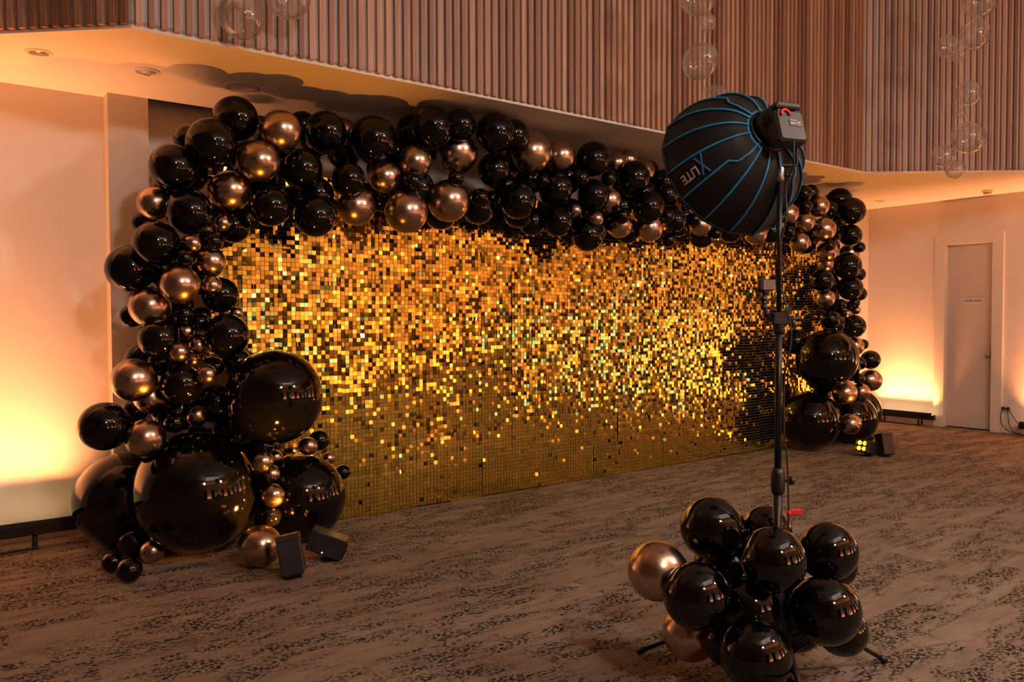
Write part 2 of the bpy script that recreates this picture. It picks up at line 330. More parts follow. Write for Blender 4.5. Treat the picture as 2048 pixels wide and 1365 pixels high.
# wall wash light bars standing on the floor
WASH_TILT = 7
def led_bar(label, loc, rotz, L, n_led=14, box=False, gain=1.0):
    t = thing('led_wash_bar', label, 'light bar', loc, 'light bars washing the walls'); t.rotation_euler = (0, 0, rotz)      # local +Y faces the wall
    MB().bevbox((0, 0, .115), (L, .075, .062), .006).build('housing', M['blackmetal'], t)
    for s in (-1, 1): MB().bevbox((s * (L / 2 + .006), 0, .115), (.012, .08, .07), .004).build('end_cap', M['black'], t)
    for i in range(n_led):
        MB().lathe([(.016, 0), (.016, .008), (.010, .013)], 12, (-L / 2 + L * (i + .5) / n_led, 0, .146)).build('led_lens', M['led_warm'], t)
    for s in (-1, 1):
        b = MB().box((s * L * .30, -.045, .06), (.022, .005, .11)).box((s * L * .30, .045, .06), (.022, .005, .11)).box((s * L * .30, 0, .004), (.03, .12, .008)).build('bracket', M['black'], t)
        MB().rod((s * L * .30, -.046, .10), (s * L * .30, -.072, .10), .012).build('knob', M['black'], b)
    MB().box((0, -.036, .158), (L, .004, .034)).build('glare_shield', M['black'], t)
    MB().box((0, -.05, .006), (L * .62, .014, .01)).build('foot_rail', M['black'], t)
    if box: MB().bevbox((L / 2 + .05, 0, .10), (.075, .07, .09), .006).build('power_box', M['black'], t)
    ld = bpy.data.lights.new('wash', 'AREA'); ld.shape = 'RECTANGLE'; ld.size = L * .95; ld.size_y = .03; ld.energy = BAR_W * L * gain; ld.color = WARM; ld.spread = math.radians(78)
    lo = link(bpy.data.objects.new('wash_light', ld), t); lo.location = (0, 0, .165); lo.rotation_euler = (math.radians(180 - WASH_TILT), 0, 0)
    return t

led_bar('black light bar on the floor washing the wall beside the pilaster', (-2.25, .54, 0), 0, 1.4, 20)
led_bar('black light bar on the floor between the arch and the staff door', (8.15, .19, 0), -math.pi / 2, .84)
led_bar('black light bar beyond the power outlet past the staff door', (8.15, -1.85, 0), -math.pi / 2, 1.2, box=False)
for i, x in enumerate((-.1, 3.3, 6.0)): led_bar('black light bar washing the rear wall, %s from the side wall' % ('third', 'second', 'first')[i], (x, YR + .16, 0), math.pi, 1.6, gain=REAR_X)
for i, y in enumerate((-3.6, -7.9)): led_bar(('black light bar halfway along the side wall', 'black light bar at the rear end of the side wall')[i], (8.15, y, 0), -math.pi / 2, 1.2, gain=REAR_X * .7)

# dark drapes added out of view so that some sequins mirror black
def drape(label, c, along, w, zt):
    mb = MB(); n = int(w / .02); a = Vector(along); nrm = Vector((-a.y, a.x, 0)); vs = []; fs = []
    for lay in (0, .008):
        for z in (.02, zt):
            for i in range(n + 1):
                u = i / n; vs.append(Vector((*c, z)) + a * (w * (u - .5)) + nrm * (.03 * math.sin(u * w / .11 * 6.283) + .010 * math.sin(u * 37 + z) + lay))
    m_ = n + 1
    for i in range(n): fs += [(i, i + 1, m_ + i + 1, m_ + i), (2 * m_ + i, 3 * m_ + i, 3 * m_ + i + 1, 2 * m_ + i + 1)]
    return tag(mb.add(vs, fs, True).build('drape', M['drape']), label, 'drape', 'added drapes in the unseen rear half of the room')
for i, x in enumerate((-1.2, 1.0, 4.6, 7.5)): drape('dark pleated drape added unseen on the rear wall, %s from the side wall' % ('fourth', 'third', 'second', 'first')[i], (x, YR + .12), (1, 0, 0), 1.0, 2.8)
for i, y in enumerate((-2.75, -4.75, -7.2)): drape('dark pleated drape added unseen on the side wall, %s beyond the staff door' % ('first', 'second', 'third')[i], (XR - .10, y), (0, 1, 0), .7, 2.8)

# ================================================================== sequin wall
NX, NZ, PS, X0 = 23, 8, .30, -.90
sw = thing('sequin_wall', 'gold shimmer wall of square mirror sequins under the balloon arch', 'sequin wall', (X0 + NX * PS / 2, 0, 0))
pm = MB().bevbox((0, .004, PS / 2), (PS - .003, .008, PS - .003), .0015)
for i in range(11):
    q = -PS / 2 + .0015 + i * (PS - .003) / 10
    pm.box((q, -.0015, PS / 2), (.002, .003, PS - .004)).box((0, -.0015, PS / 2 + q), (PS - .004, .003, .002))
pm = pm.mesh('panel'); pm.materials.append(M['grid'])
pg = MB()
for i in range(10):
    for j in range(10):
        c = Vector((-PS / 2 + .03 * (i + .5), -.0125, .03 * (j + 1) - .006)); r_ = .0020
        pg.add([c + Vector(d) * r_ for d in ((1, 0, 0), (0, -1.5, 0), (-1, 0, 0), (0, 0, 1), (0, 0, -1))] + [c + Vector((0, .010, 0))],
               [(0, 3, 1), (1, 3, 2), (0, 1, 4), (1, 2, 4), (3, 0, 5), (2, 3, 5), (4, 2, 5), (0, 4, 5)], True)
pg = pg.mesh('pegs'); pg.materials.append(M['peg'])
def field(x, z, k): return (math.sin(1.9 * x + 2.3 * z + k) + math.sin(4.1 * x - 1.7 * z + 2 * k) + math.sin(6.3 * z + 2.7 * x * (1 if k > 1 else -1) + k * 3)) / 3
colz = [rng.uniform(0, .014) for _ in range(NX)]
CUBE = np.array([(i, j, k) for k in (-1, 1) for j in (-1, 1) for i in (-1, 1)], float)
FQ = np.array([(0, 2, 3, 1), (4, 5, 7, 6), (0, 1, 5, 4), (2, 6, 7, 3), (0, 4, 6, 2), (1, 3, 7, 5)])
for ci in range(NX):
    for ri in range(NZ):
        if ci == 0 and ri < 4: continue
        px_, pz_ = X0 + PS * (ci + .5) - sw.location.x, PS * ri + colz[ci]
        P = inst('panel', pm, sw, (px_, rng.normal(0, .002), pz_))
        P.rotation_euler = (rng.normal(0, .006), 0, rng.normal(0, .008))
        V, Fc = [], []
        tx, ty = rng.normal(0, .012), rng.normal(0, .018)
        for i in range(10):
            for j in range(10):
                wx, wz = X0 + PS * ci + .03 * i, PS * ri + .03 * j
                calm = 1.0 if wz > .75 else .35 + .65 * wz / .75
                rx = .025 + tx + .030 * field(wx, wz, .4) * calm + rng.normal(0, .042) * calm        # swing out at the hem
                rz = ty + .05 * field(wx, wz, 2.1) * calm + rng.normal(0, .075) * calm
                if rng.random() < .16 * calm: rz += rng.normal(0, .28); rx += rng.normal(0, .10)
                ry = rng.normal(0, .02)
                q = CUBE * (.0138, .0004, .0140) + (0, 0, -.011)
                cx, sx, cz, sz, cy, sy = math.cos(rx), math.sin(rx), math.cos(rz), math.sin(rz), math.cos(ry), math.sin(ry)
                x, y, z = q[:, 0], q[:, 1], q[:, 2]
                x, z = x * cy + z * sy, -x * sy + z * cy
                y, z = y * cx + z * sx, -y * sx + z * cx
                x, y = x * cz - y * sz, x * sz + y * cz
                b = len(V) * 8
                V.append(np.stack([x - PS / 2 + .03 * (i + .5), y - .0095, z + .03 * (j + 1) - .0045], 1)); Fc.append(FQ + b)
        me = bpy.data.meshes.new('sequins'); me.from_pydata(np.concatenate(V).tolist(), [], np.concatenate(Fc).tolist()); me.materials.append(M['sequin'])
        tag(inst('sequins', me, P), kind='stuff'); tag(inst('pegs', pg, P), kind='stuff')
f = MB(); hx = NX * PS / 2
for x in (-hx + .36, -hx / 3, hx / 3, hx - .03): f.rod((x, .045, 0), (x, .045, 2.42), .018).rod((x, .045, 1.6), (x, .22, 0), .014)
for z in (.1, 1.72, 2.38): f.rod((-hx + (.34 if z < 1.3 else 0), .045, z), (hx + .08, .045, z), .016)
f.build('support_frame', M['blackmetal'], sw)

# ================================================================== balloons of the arch; last rows are black fillers added to darken gaps
TAB = [('L','b',-0.778,-0.199,2.68,0.1368,0.84),('L','b',-0.957,-0.3,2.486,0.149,0.98),('L','b',-1.023,-0.072,2.536,0.0969,0.33),('L','b',-1.153,-0.21,2.336,0.1399,1.00),('L','g',-0.559,-0.386,2.601,0.1243,1.00),('L','g',-0.698,-0.372,2.398,0.1257,1.00),('L','g',-0.822,-0.208,2.226,0.1254,1.00),('L','g',-1.231,-0.069,2.131,0.1002,0.97),('L','b',-1.071,-0.231,2.075,0.1378,1.00),('L','b',-1.264,0.06,2.024,0.0744,0.44),('L','b',-1.27,-0.277,1.869,0.1314,1.00),('L','g',-0.879,-0.246,2.02,0.048,1.00),('L','g',-1.098,-0.387,1.873,0.0504,0.99),('L','b',-0.967,-0.347,1.895,0.0576,1.00),('L','b',-0.783,-0.134,2.016,0.1039,0.77),('L','b',-1.147,-0.39,1.786,0.0528,1.00),('L','g',-0.969,-0.289,1.778,0.09,0.91),('L','b',-1.375,-0.107,1.732,0.1399,0.89),('L','g',-1.169,-0.372,1.633,0.114,0.99),('L','g',-1.297,-0.214,1.503,0.1173,0.93),('L','g',-0.978,-0.338,1.632,0.0578,1.00),('L','b',-0.89,-0.21,1.58,0.1107,0.80),('L','b',-1.37,-0.059,1.449,0.0667,0.68),('L','b',-1.125,-0.283,1.46,0.057,1.00),('L','b',-1.032,-0.264,1.412,0.0523,0.98),('L','b',-1.271,-0.302,1.317,0.1152,0.97),('L','g',-1.106,-0.246,1.355,0.049,1.00),('L','g',-1.042,-0.271,1.27,0.0551,1.00),('L','g',-1.186,-0.402,1.241,0.0555,1.00),('L','b',-0.903,-0.372,1.333,0.1313,1.00),('L','g',-0.798,-0.225,1.466,0.0394,0.72),('L','g',-1.401,-0.258,1.082,0.1238,1.00),('L','b',-1.152,-0.31,1.047,0.1204,0.96),('L','g',-1.039,-0.426,1.107,0.0567,1.00),('L','g',-1.28,-0.122,0.96,0.0986,0.66),('L','b',-1.347,-0.01,0.877,0.0748,0.65),('L','g',-1.046,-0.153,1.188,0.0502,0.81),('L','b',-1.248,-0.194,1.182,0.0625,0.72),('L','b',-0.93,-0.215,1.14,0.0566,0.71),('L','g',-0.964,-0.156,1.197,0.0359,0.83),('L','b',-0.899,-0.116,0.898,0.1216,0.79),('L','b',-0.767,-0.123,1.152,0.0929,0.49),('L','b',-0.633,-0.408,0.948,0.2952,0.99),('L','b',-1.065,-0.255,0.388,0.3614,0.98),('L','b',-1.375,0.232,0.294,0.2936,0.69),('L','b',-0.433,-0.326,0.283,0.2829,0.83),('L','b',-1.558,-0.264,0.827,0.1366,1.00),('L','g',-1.367,-0.372,0.754,0.1094,1.00),('L','b',-1.192,-0.3,0.821,0.0606,1.00),('L','g',-1.041,-0.215,0.842,0.0651,1.00),('L','g',-0.751,-0.532,0.574,0.0655,1.00),('L','b',-0.717,-0.451,0.654,0.0564,0.86),('L','g',-0.603,-0.338,0.559,0.0445,0.75),('L','g',-0.667,-0.444,0.475,0.0568,0.86),('L','g',-0.697,-0.553,0.369,0.0698,1.00),('L','b',-0.709,-0.534,0.24,0.0642,0.98),('L','g',-0.836,-0.713,0.121,0.1206,1.00),('L','b',-0.329,-0.379,0.645,0.0666,0.74),('L','g',-0.429,-0.444,0.625,0.0573,1.00),('L','b',-0.126,-0.288,0.4,0.0511,0.87),('L','g',-0.239,-0.318,0.51,0.0421,0.82),('L','b',-1.376,-0.05,0.09,0.0903,0.90),('L','g',-1.315,-0.255,0.07,0.0697,1.00),('L','b',-1.536,-0.298,0.057,0.0567,0.90),('L','b',-1.496,-0.549,0.067,0.0672,1.00),('L','b',-0.799,-0.168,0.699,0.1378,0.50),('L','b',-0.979,0.015,0.662,0.0919,0.16),('T','b',-0.614,-0.336,2.133,0.1257,1.00),('T','b',-0.322,-0.336,2.095,0.1358,1.00),('T','b',-0.392,-0.3,2.391,0.1293,1.00),('T','b',-0.197,-0.236,2.666,0.1369,1.00),('T','b',-0.276,-0.03,2.738,0.0983,0.39),('T','g',-0.011,-0.096,2.721,0.0942,0.25),('T','b',0.118,-0.3,2.646,0.1621,1.00),('T','b',0.49,-0.172,2.774,0.1165,0.49),('T','b',0.505,-0.426,2.756,0.1433,1.00),('T','g',0.806,-0.271,2.649,0.1565,0.79),('T','b',0.709,-0.469,2.797,0.1127,0.86),('T','g',0.4,-0.369,2.519,0.1171,0.91),('T','g',0.203,-0.3,2.404,0.1115,0.99),('T','b',0.337,-0.444,2.37,0.064,1.00),('T','b',0.665,-0.482,2.415,0.0574,1.00),('T','g',0.335,-0.354,2.171,0.1499,1.00),('T','g',0.666,-0.377,2.27,0.1503,0.92),('T','g',0.006,-0.254,2.192,0.1318,0.88),('T','b',-0.099,-0.364,2.348,0.1128,1.00),('T','b',0.734,-0.159,2.217,0.1288,0.24),('T','b',1.026,-0.226,2.269,0.1275,0.60),('T','b',0.942,-0.374,2.316,0.0693,1.00),('T','b',0.978,-0.519,2.772,0.1383,1.00),('T','b',1.205,-0.444,2.798,0.112,0.56),('T','b',1.123,-0.3,2.551,0.1268,1.00),('T','g',1.442,-0.353,2.712,0.16,0.80),('T','b',1.293,-0.375,2.323,0.1398,1.00),('T','b',1.433,-0.195,2.27,0.1296,0.31),('T','b',1.543,-0.368,2.501,0.054,1.00),('T','b',1.61,-0.143,2.208,0.1127,0.54),('T','g',1.738,-0.343,2.717,0.1255,0.87),('T','b',2.042,-0.399,2.724,0.1402,0.98),('T','g',2.505,-0.187,2.773,0.0984,0.68),('T','g',2.664,-0.174,2.823,0.0868,0.47),('T','b',2.564,-0.341,2.631,0.1437,1.00),('T','g',2.852,-0.156,2.74,0.1215,0.31),('T','b',3.052,-0.019,2.768,0.1276,0.10),('T','b',1.717,-0.318,2.461,0.1361,0.88),('T','b',1.914,-0.39,2.554,0.0757,1.00),('T','b',2.214,-0.4,2.579,0.0653,0.97),('T','b',2.088,-0.354,2.438,0.1322,0.95),('T','g',2.322,-0.286,2.421,0.1148,0.59),('T','b',2.355,-0.414,2.283,0.0684,1.00),('T','g',2.443,-0.294,2.225,0.1102,0.71),('T','b',2.671,-0.415,2.383,0.1378,1.00),('T','g',2.787,-0.317,2.22,0.1216,0.76),('T','g',2.026,-0.451,2.231,0.0602,1.00),('T','b',2.044,-0.329,2.113,0.1349,0.94),('T','b',1.717,-0.336,2.201,0.1229,1.00),('T','b',2.911,-0.408,2.32,0.0692,0.87),('T','b',3.07,-0.358,2.301,0.1031,0.69),('T','b',3.225,-0.268,2.257,0.0859,0.33),('T','b',3.145,-0.213,2.143,0.0679,1.00),('T','b',2.682,-0.145,2.202,0.1145,0.43),('T','b',3.093,-0.198,2.669,0.1121,0.61),('T','b',3.018,-0.304,2.535,0.1059,0.82),('T','b',3.307,-0.09,2.504,0.1156,0.14),('T','g',1.856,-0.389,2.293,0.0557,0.96),('T','g',3.442,-0.336,2.288,0.1045,0.79),('T','b',3.291,-0.388,2.323,0.0626,1.00),('T','b',3.606,-0.383,2.215,0.055,1.00),('T','b',3.607,-0.21,2.211,0.1216,0.51),('T','b',3.906,-0.314,2.268,0.1178,0.95),('T','g',4.387,-0.252,2.274,0.1127,0.95),('T','b',4.61,-0.264,2.306,0.119,0.70),('T','g',4.726,-0.388,2.48,0.1067,0.93),('T','b',5.093,-0.322,2.723,0.0909,0.97),('T','b',5.055,-0.372,2.579,0.0703,1.00),('T','b',5.359,-0.233,2.77,0.0881,0.44),('T','g',5.367,-0.336,2.611,0.1059,0.97),('T','g',5.048,-0.372,2.417,0.0993,0.98),('T','b',5.192,-0.39,2.399,0.0557,0.60),('T','b',4.733,-0.39,2.303,0.0641,1.00),('T','b',4.991,-0.209,2.277,0.0818,0.37),('T','g',4.979,-0.355,2.207,0.1043,1.00),('T','g',5.122,-0.348,2.205,0.0457,0.17),('T','b',4.835,-0.217,2.574,0.121,0.33),('T','b',3.802,-0.21,2.66,0.1272,1.00),('T','b',4.175,-0.218,2.595,0.1304,0.72),('T','b',4.527,-0.195,2.653,0.1238,0.78),('T','g',3.297,-0.276,2.513,0.0994,0.90),('T','b',4.528,-0.315,2.488,0.1077,1.00),('T','b',3.979,-0.25,2.453,0.119,0.84),('R','g',5.397,-0.372,2.367,0.1272,0.86),('R','b',5.82,-0.185,2.639,0.091,0.68),('R','b',6.089,-0.131,2.763,0.142,0.54),('R','b',6.011,-0.324,2.616,0.1494,0.96),('R','b',5.867,-0.286,2.476,0.0585,1.00),('R','b',6.026,-0.306,2.346,0.1247,0.99),('R','b',6.028,-0.128,2.406,0.0984,0.21),('R','b',6.296,-0.26,2.228,0.0644,0.93),('R','b',5.429,-0.418,2.194,0.0616,1.00),('R','g',5.541,-0.326,2.142,0.1133,0.70),('R','g',6.32,-0.124,2.175,0.1114,0.41),('R','b',5.906,-0.344,1.997,0.1512,1.00),('R','b',5.405,-0.354,1.823,0.1229,1.00),('R','g',5.705,-0.207,2.014,0.0961,0.65),('R','b',5.989,-0.328,1.755,0.1367,0.91),('R','b',6.135,-0.337,1.91,0.0808,0.44),('R','b',6.192,-0.325,1.691,0.0813,0.49),('R','g',5.493,-0.336,1.632,0.1043,0.93),('R','b',5.736,-0.372,1.568,0.058,1.00),('R','b',6.07,-0.336,1.588,0.0593,0.88),('R','g',5.979,-0.3,1.465,0.0512,1.00),('R','g',6.124,-0.33,1.504,0.046,0.88),('R','b',5.554,-0.354,1.404,0.1099,1.00),('R','b',6.084,-0.318,1.323,0.1299,0.92),('R','g',6.17,-0.277,1.094,0.1094,0.55),('R','b',6.331,-0.293,1.113,0.0606,0.51),('R','b',6.496,-0.293,0.929,0.1099,0.88),('R','g',6.562,-0.259,0.684,0.1287,0.70),('R','b',5.284,-0.489,0.989,0.307,1.00),('R','g',5.497,-0.564,0.622,0.1277,0.93),('R','g',6.029,-0.446,0.593,0.0959,0.85),('R','b',5.987,-0.445,0.741,0.0612,1.00),('R','b',5.225,-0.339,0.333,0.3088,1.00),('R','b',6.042,-0.328,0.278,0.2785,0.51),('R','b',6.507,-0.12,0.316,0.2719,0.09),('R','g',5.455,-0.66,0.302,0.1083,1.00),('R','b',6.264,-0.401,0.062,0.0624,0.54),('R','b',5.193,-0.166,1.163,0.1362,0.83),('R','b',6.322,-0.264,0.893,0.0746,0.64),('R','b',6.226,-0.07,1.104,0.1458,0.03),('S','b',0.11,-3.201,0.598,0.123,1.00),('S','b',0.291,-3.323,0.581,0.0993,0.46),('S','b',0.087,-3.498,0.549,0.1185,1.00),('S','b',0.445,-3.495,0.514,0.1114,0.96),('S','b',0.597,-3.438,0.413,0.0831,0.10),('S','g',-0.108,-3.115,0.447,0.1146,0.82),('S','b',-0.119,-3.32,0.409,0.1227,1.00),('S','g',0.03,-3.162,0.184,0.1068,0.58),('S','b',-0.028,-3.511,0.232,0.1242,1.00),('S','b',0.281,-3.588,0.345,0.1253,1.00),('S','b',0.455,-3.551,0.216,0.0969,0.39),('S','b',0.063,-3.551,0.075,0.0753,0.91),('S','b',0.082,-3.403,0.348,0.107,0.74),('S','b',0.352,-3.413,0.321,0.0932,0.32),('S','b',0.048,-3.327,0.199,0.0903,0.41),('S','b',0.238,-3.169,0.404,0.13,0.25),('T','b',2.788,-0.222,2.53,0.13,0.17),('R','b',5.86,-0.208,1.359,0.13,0.25),('T','b',1.981,-0.169,2.296,0.13,0.25),('R','b',5.227,-0.183,2.62,0.13,0.16),('L','b',-1.016,0.04,2.352,0.13,0.20),('T','b',1.952,-0.18,2.59,0.13,0.16),('L','b',-1.129,-0.039,0.859,0.13,0.34),('T','b',2.244,-0.171,2.204,0.13,0.18),('R','b',6.137,0.035,2.257,0.13,0.15),('L','b',-0.639,-0.151,2.351,0.13,0.25),('L','b',-1.123,-0.037,1.667,0.13,0.16),('R','b',6.127,-0.028,2.546,0.13,0.14),('R','b',5.978,-0.315,0.865,0.13,0.20),('T','b',-0.124,0.091,2.707,0.13,0.10),('R','b',6.16,-0.149,1.494,0.13,0.16),('S','b',0.488,-3.314,0.178,0.13,0.16),('T','b',0.479,-0.25,2.356,0.13,0.37),('R','b',5.575,-0.356,0.728,0.115,0.11),('T','b',3.982,-0.049,2.648,0.115,0.16),('T','b',2.629,-0.081,2.598,0.115,0.13),('T','b',-0.436,-0.085,2.476,0.115,0.21),('T','b',1.559,-0.173,2.531,0.115,0.50),('L','b',-1.099,0.021,1.097,0.115,0.15),('T','b',-0.255,-0.204,2.254,0.115,0.50),('T','b',0.057,0.047,2.607,0.115,0.51),('L','b',-1.126,-0.068,1.434,0.115,0.20),('T','b',5.199,-0.155,2.412,0.115,0.17),('L','b',-0.648,0.008,2.492,0.115,0.17),('R','b',5.85,-0.156,1.804,0.115,0.16),('L','b',-1.283,0.007,1.176,0.115,0.27),('R','b',5.728,-0.22,1.642,0.115,0.16),('R','b',5.417,-0.162,2.416,0.115,0.16),('L','b',-1.003,0.078,1.344,0.115,0.11),('T','b',0.672,-0.061,2.726,0.115,0.12),('T','b',-0.496,0.014,2.65,0.1,0.15),('T','b',2.506,-0.244,2.39,0.1,0.35),('L','b',-0.641,-0.143,0.552,0.1,0.14),('L','b',-0.724,0.24,2.461,0.1,0.20),('R','b',6.028,-0.167,1.982,0.1,0.11),('T','b',1.316,-0.183,2.457,0.1,0.28),('T','b',1.771,-0.109,2.679,0.1,0.17),('R','b',5.575,-0.246,0.574,0.1,0.32),('R','b',5.944,-0.146,1.55,0.1,0.17),('T','b',0.262,-0.128,2.286,0.1,0.46),('T','b',0.266,-0.114,2.494,0.1,0.13),('L','b',-1.32,-0.183,0.691,0.1,0.13),('R','b',5.405,-0.158,2.222,0.1,0.34),('L','b',-1.163,0.049,2.216,0.08,0.16),('T','b',0.398,-0.106,2.632,0.08,0.35),('L','b',-1.058,-0.203,1.859,0.08,0.23),('T','b',1.206,-0.251,2.709,0.08,0.23),('R','b',6.164,-0.254,0.773,0.08,0.09),('T','b',4.072,-0.308,2.313,0.08,0.41),('L','b',-1.055,0.068,1.521,0.08,0.10),('T','b',1.437,-0.147,2.678,0.08,0.29),('T','b',2.36,-0.247,2.572,0.06,0.10),('L','b',-0.694,-0.082,2.149,0.06,0.40),('T','b',0.426,-0.148,2.496,0.06,0.10),('L','b',-0.676,-0.243,0.453,0.06,0.40),('R','b',5.491,-0.205,0.701,0.06,0.40),('L','b',-0.98,-0.142,1.757,0.06,0.20),('T','b',1.182,-0.184,2.356,0.06,0.50),('L','b',-0.995,-0.176,1.446,0.06,0.48),('L','b',-0.941,-0.103,1.923,0.06,0.22),('L','b',-1.095,-0.016,1.247,0.06,0.12),('T','b',3.302,-0.27,2.371,0.06,0.30),('L','b',-1.028,-0.249,1.639,0.06,0.27),('L','b',-1.289,0.114,1.573,0.06,0.13),('T','b',3.761,-0.231,2.294,0.06,0.37),('T','b',2.449,-0.144,2.285,0.06,0.21),('T','b',4.4,-0.15,2.43,0.125,0.42)]
prof = []
for i in range(25):
    a = math.pi * (i + .35) / 25.0; c = math.cos(a); s = math.sin(a); dn = max(0, -c)
    prof.append((s * (1 - .05 * dn ** 2), c + -.07 * dn ** 3))
prof = prof[:-1] + [(.10, -1.085), (.055, -1.12), (.05, -1.17), (.085, -1.20), (.09, -1.225), (.05, -1.235)]
bm_ = {}
for c in 'bg':
    me = MB().lathe([(r, z) for r, z in reversed(prof)], 40).mesh('balloon'); me.materials.append(M[c]); bm_[c] = me
ORD = 'zeroth first second third fourth fifth sixth seventh eighth ninth tenth eleventh twelfth thirteenth fourteenth fifteenth sixteenth seventeenth eighteenth nineteenth twentieth'.split()
def nth(i):
    if i <= 20: return ORD[i]
    tens = {2: 'twenty', 3: 'thirty', 4: 'forty'}[i // 10]
    return (tens + '-' + ORD[i % 10]) if i % 10 else {30: 'thirtieth', 40: 'fortieth'}[i]
items = []
for sec, c, x, y, z, r, v in TAB:
    size = 'giant' if r > .25 else ('large' if r > .092 else 'small')
    if v < .3: size = 'half-hidden ' + size
    where = sec
    if sec in 'LR' and z < .80 and 'giant' not in size: where = sec + 'b'
    if 'giant' in size: where = sec + 'g'
    items.append(dict(sec=sec, c=c, p=Vector((x, y, z)), r=r, size=size, where=where))
PLACE = {'L': 'in the column beside the pale pilaster', 'Lb': 'among the giants beside the pilaster', 'R': 'in the column near the staff door', 'Rb': 'among the giants near the staff door',
         'T': 'along the top garland', 'S': 'round the light stand base', 'Lg': 'beside the pilaster', 'Rg': 'near the staff door'}
CN = {'b': 'glossy black', 'g': 'champagne chrome'}
from collections import defaultdict
gr = defaultdict(list)
for it in items: gr[(it['where'], it['c'], it['size'])].append(it)
for (wh, c, size), lst in gr.items():
    horiz = wh == 'T'
    def pxx(it):
        q = it['p'] - CAM; return q.dot(CR) / q.dot(CF) if horiz else -q.dot(CU) / q.dot(CF)
    lst.sort(key=pxx)
    for i, it in enumerate(lst):
        e = 'from the pilaster end' if wh == 'T' else 'from the top'
        it['label'] = ('%s %s balloon %s' % (size, CN[c], PLACE[wh])) if len(lst) == 1 else '%s %s balloon, %s %s %s' % (size, CN[c], nth(i + 1), e, PLACE[wh])
        it['group'] = {'L': 'balloons of the arch', 'T': 'balloons of the arch', 'R': 'balloons of the arch', 'S': 'balloons tied round the light stand'}[it['sec']]
POLE = Vector((.218, -3.425, 0))
for it in items:
    p = it['p']; sec = it['sec']
    core = {'L': Vector((-1.02, .05, p.z + .05)), 'T': Vector((p.x + .04, .0, 2.2)), 'R': Vector((5.8, 0, p.z + .04)), 'S': Vector((POLE.x, POLE.y, p.z - .05))}[sec]
    d = core - p
    if 'giant' in it['size']: d = Vector((.1, .9, .35)) if p.z < .5 else Vector((.1, .9, -.3))
    if d.length < .05: d = Vector((.2, .9, -.2))
    d.normalize(); d = (d + Vector(rng.normal(0, .18, 3))).normalized()
    X, Y, Z = frame_from(-d); o = inst('balloon', bm_[it['c']]); r = it['r']
    o.matrix_world = Matrix(((X.x, Y.x, Z.x, p.x), (X.y, Y.y, Z.y, p.y), (X.z, Y.z, Z.z, p.z), (0, 0, 0, 1))) @ Matrix.Diagonal((r, r, r * rng.uniform(1.0, 1.05), 1))
    tag(o, it['label'], 'balloon', it['group'])

# ================================================================== clear balloons on strings in the raised void
BUB = [('L', -0.957, -0.879, 3.064, 0.12), ('L', -0.732, -0.98, 3.189, 0.118), ('M', 2.05, -1.473, 3.68, 0.123), ('M', 2.103, -1.519, 3.504, 0.059), ('M', 2.055, -1.493, 3.227, 0.121),
       ('M', 2.22, -1.501, 2.976, 0.11), ('R', 5.366, -1.923, 4.291, 0.146), ('R', 5.323, -1.902, 3.979, 0.129), ('R', 5.017, -1.804, 3.838, 0.094), ('R', 5.091, -1.862, 3.753, 0.057),
       ('R', 5.269, -1.881, 3.446, 0.107), ('R', 5.204, -1.839, 3.261, 0.042), ('R', 5.257, -1.887, 3.044, 0.139), ('R', 4.965, -1.801, 2.862, 0.095), ('R', 4.948, -1.918, 2.719, 0.081)]
cm = bm_['b'].copy(); cm.materials.clear(); cm.materials.append(M['clear'])
SN = {'L': 'above the soffit downlights', 'M': 'of the string hanging behind the softbox', 'R': 'of the string near the slat corner'}
cnt = defaultdict(int)
for s, x, y, z, r in BUB:
    cnt[s] += 1
    lab = ('clear balloon hanging %s, %s one' % (SN[s], ('lower', 'upper')[cnt[s] - 1])) if s == 'L' else 'clear balloon, %s from the top %s' % (nth(cnt[s]), SN[s])
    o = inst('clear_balloon', cm, None, (x, y, z)); o.scale = (r, r, r * 1.05); o.rotation_euler = (rng.normal(math.pi * .9, .5), rng.normal(0, .5), 0)
    tag(o, lab, 'balloon', 'clear balloons in the ceiling void')
for s, x, y, z, r in BUB:
    pass
LN = [('L', 'lower clear balloon above the soffit', [BUB[0]]), ('L', 'upper clear balloon above the soffit', [BUB[1]]), ('M', 'string of clear balloons behind the softbox', BUB[2:6]), ('R', 'string of clear balloons near the slat corner', BUB[6:])]
for s, nm, bl in LN:
    bl = sorted(bl, key=lambda q: -q[3]); pts = [(bl[0][1], bl[0][2], ZU)] + [(q[1], q[2], q[3]) for q in bl]
    mb = MB()
    for a, c in zip(pts, pts[1:]): mb.rod(a, c, .0008, 5)
    tag(mb.build('balloon_string', M['peg']), 'thin clear line holding the ' + nm, 'string')

# ================================================================== light stand, lamp, softbox
st = thing('light_stand', 'black tripod light stand with balloons round its base', 'light stand', tuple(POLE))
MB().rod((0, 0, .08), (0, 0, .82), .0175, 16).build('lower_tube', M['blackmetal'], st)
MB().rod((0, 0, .80), (0, 0, 1.42), .0135, 16).build('middle_tube', M['blackmetal'], st)
MB().rod((0, 0, 1.40), (0, 0, 1.985), .0095, 16).build('upper_tube', M['blackmetal'], st)
for z, rr, h in ((.76, .026, .10), (1.37, .022, .075)):
    c = MB().lathe([(rr * .8, 0), (rr, .012), (rr, h - .02), (rr * .75, h)], 18, (0, 0, z)).build('collar', M['black'], st)
    kx = Vector((.80, -.60, 0)) * .05
    k = MB().rod(Vector((0, 0, z + h / 2)), Vector((kx.x, kx.y, z + h / 2)), .006).lathe([(.010, 0), (.017, .004), (.017, .018), (.012, .022)], 10, (kx.x * .8, kx.y * .8, z + h / 2), frame_from((.80, -.60, 0))).build('knob', M['black'], c)
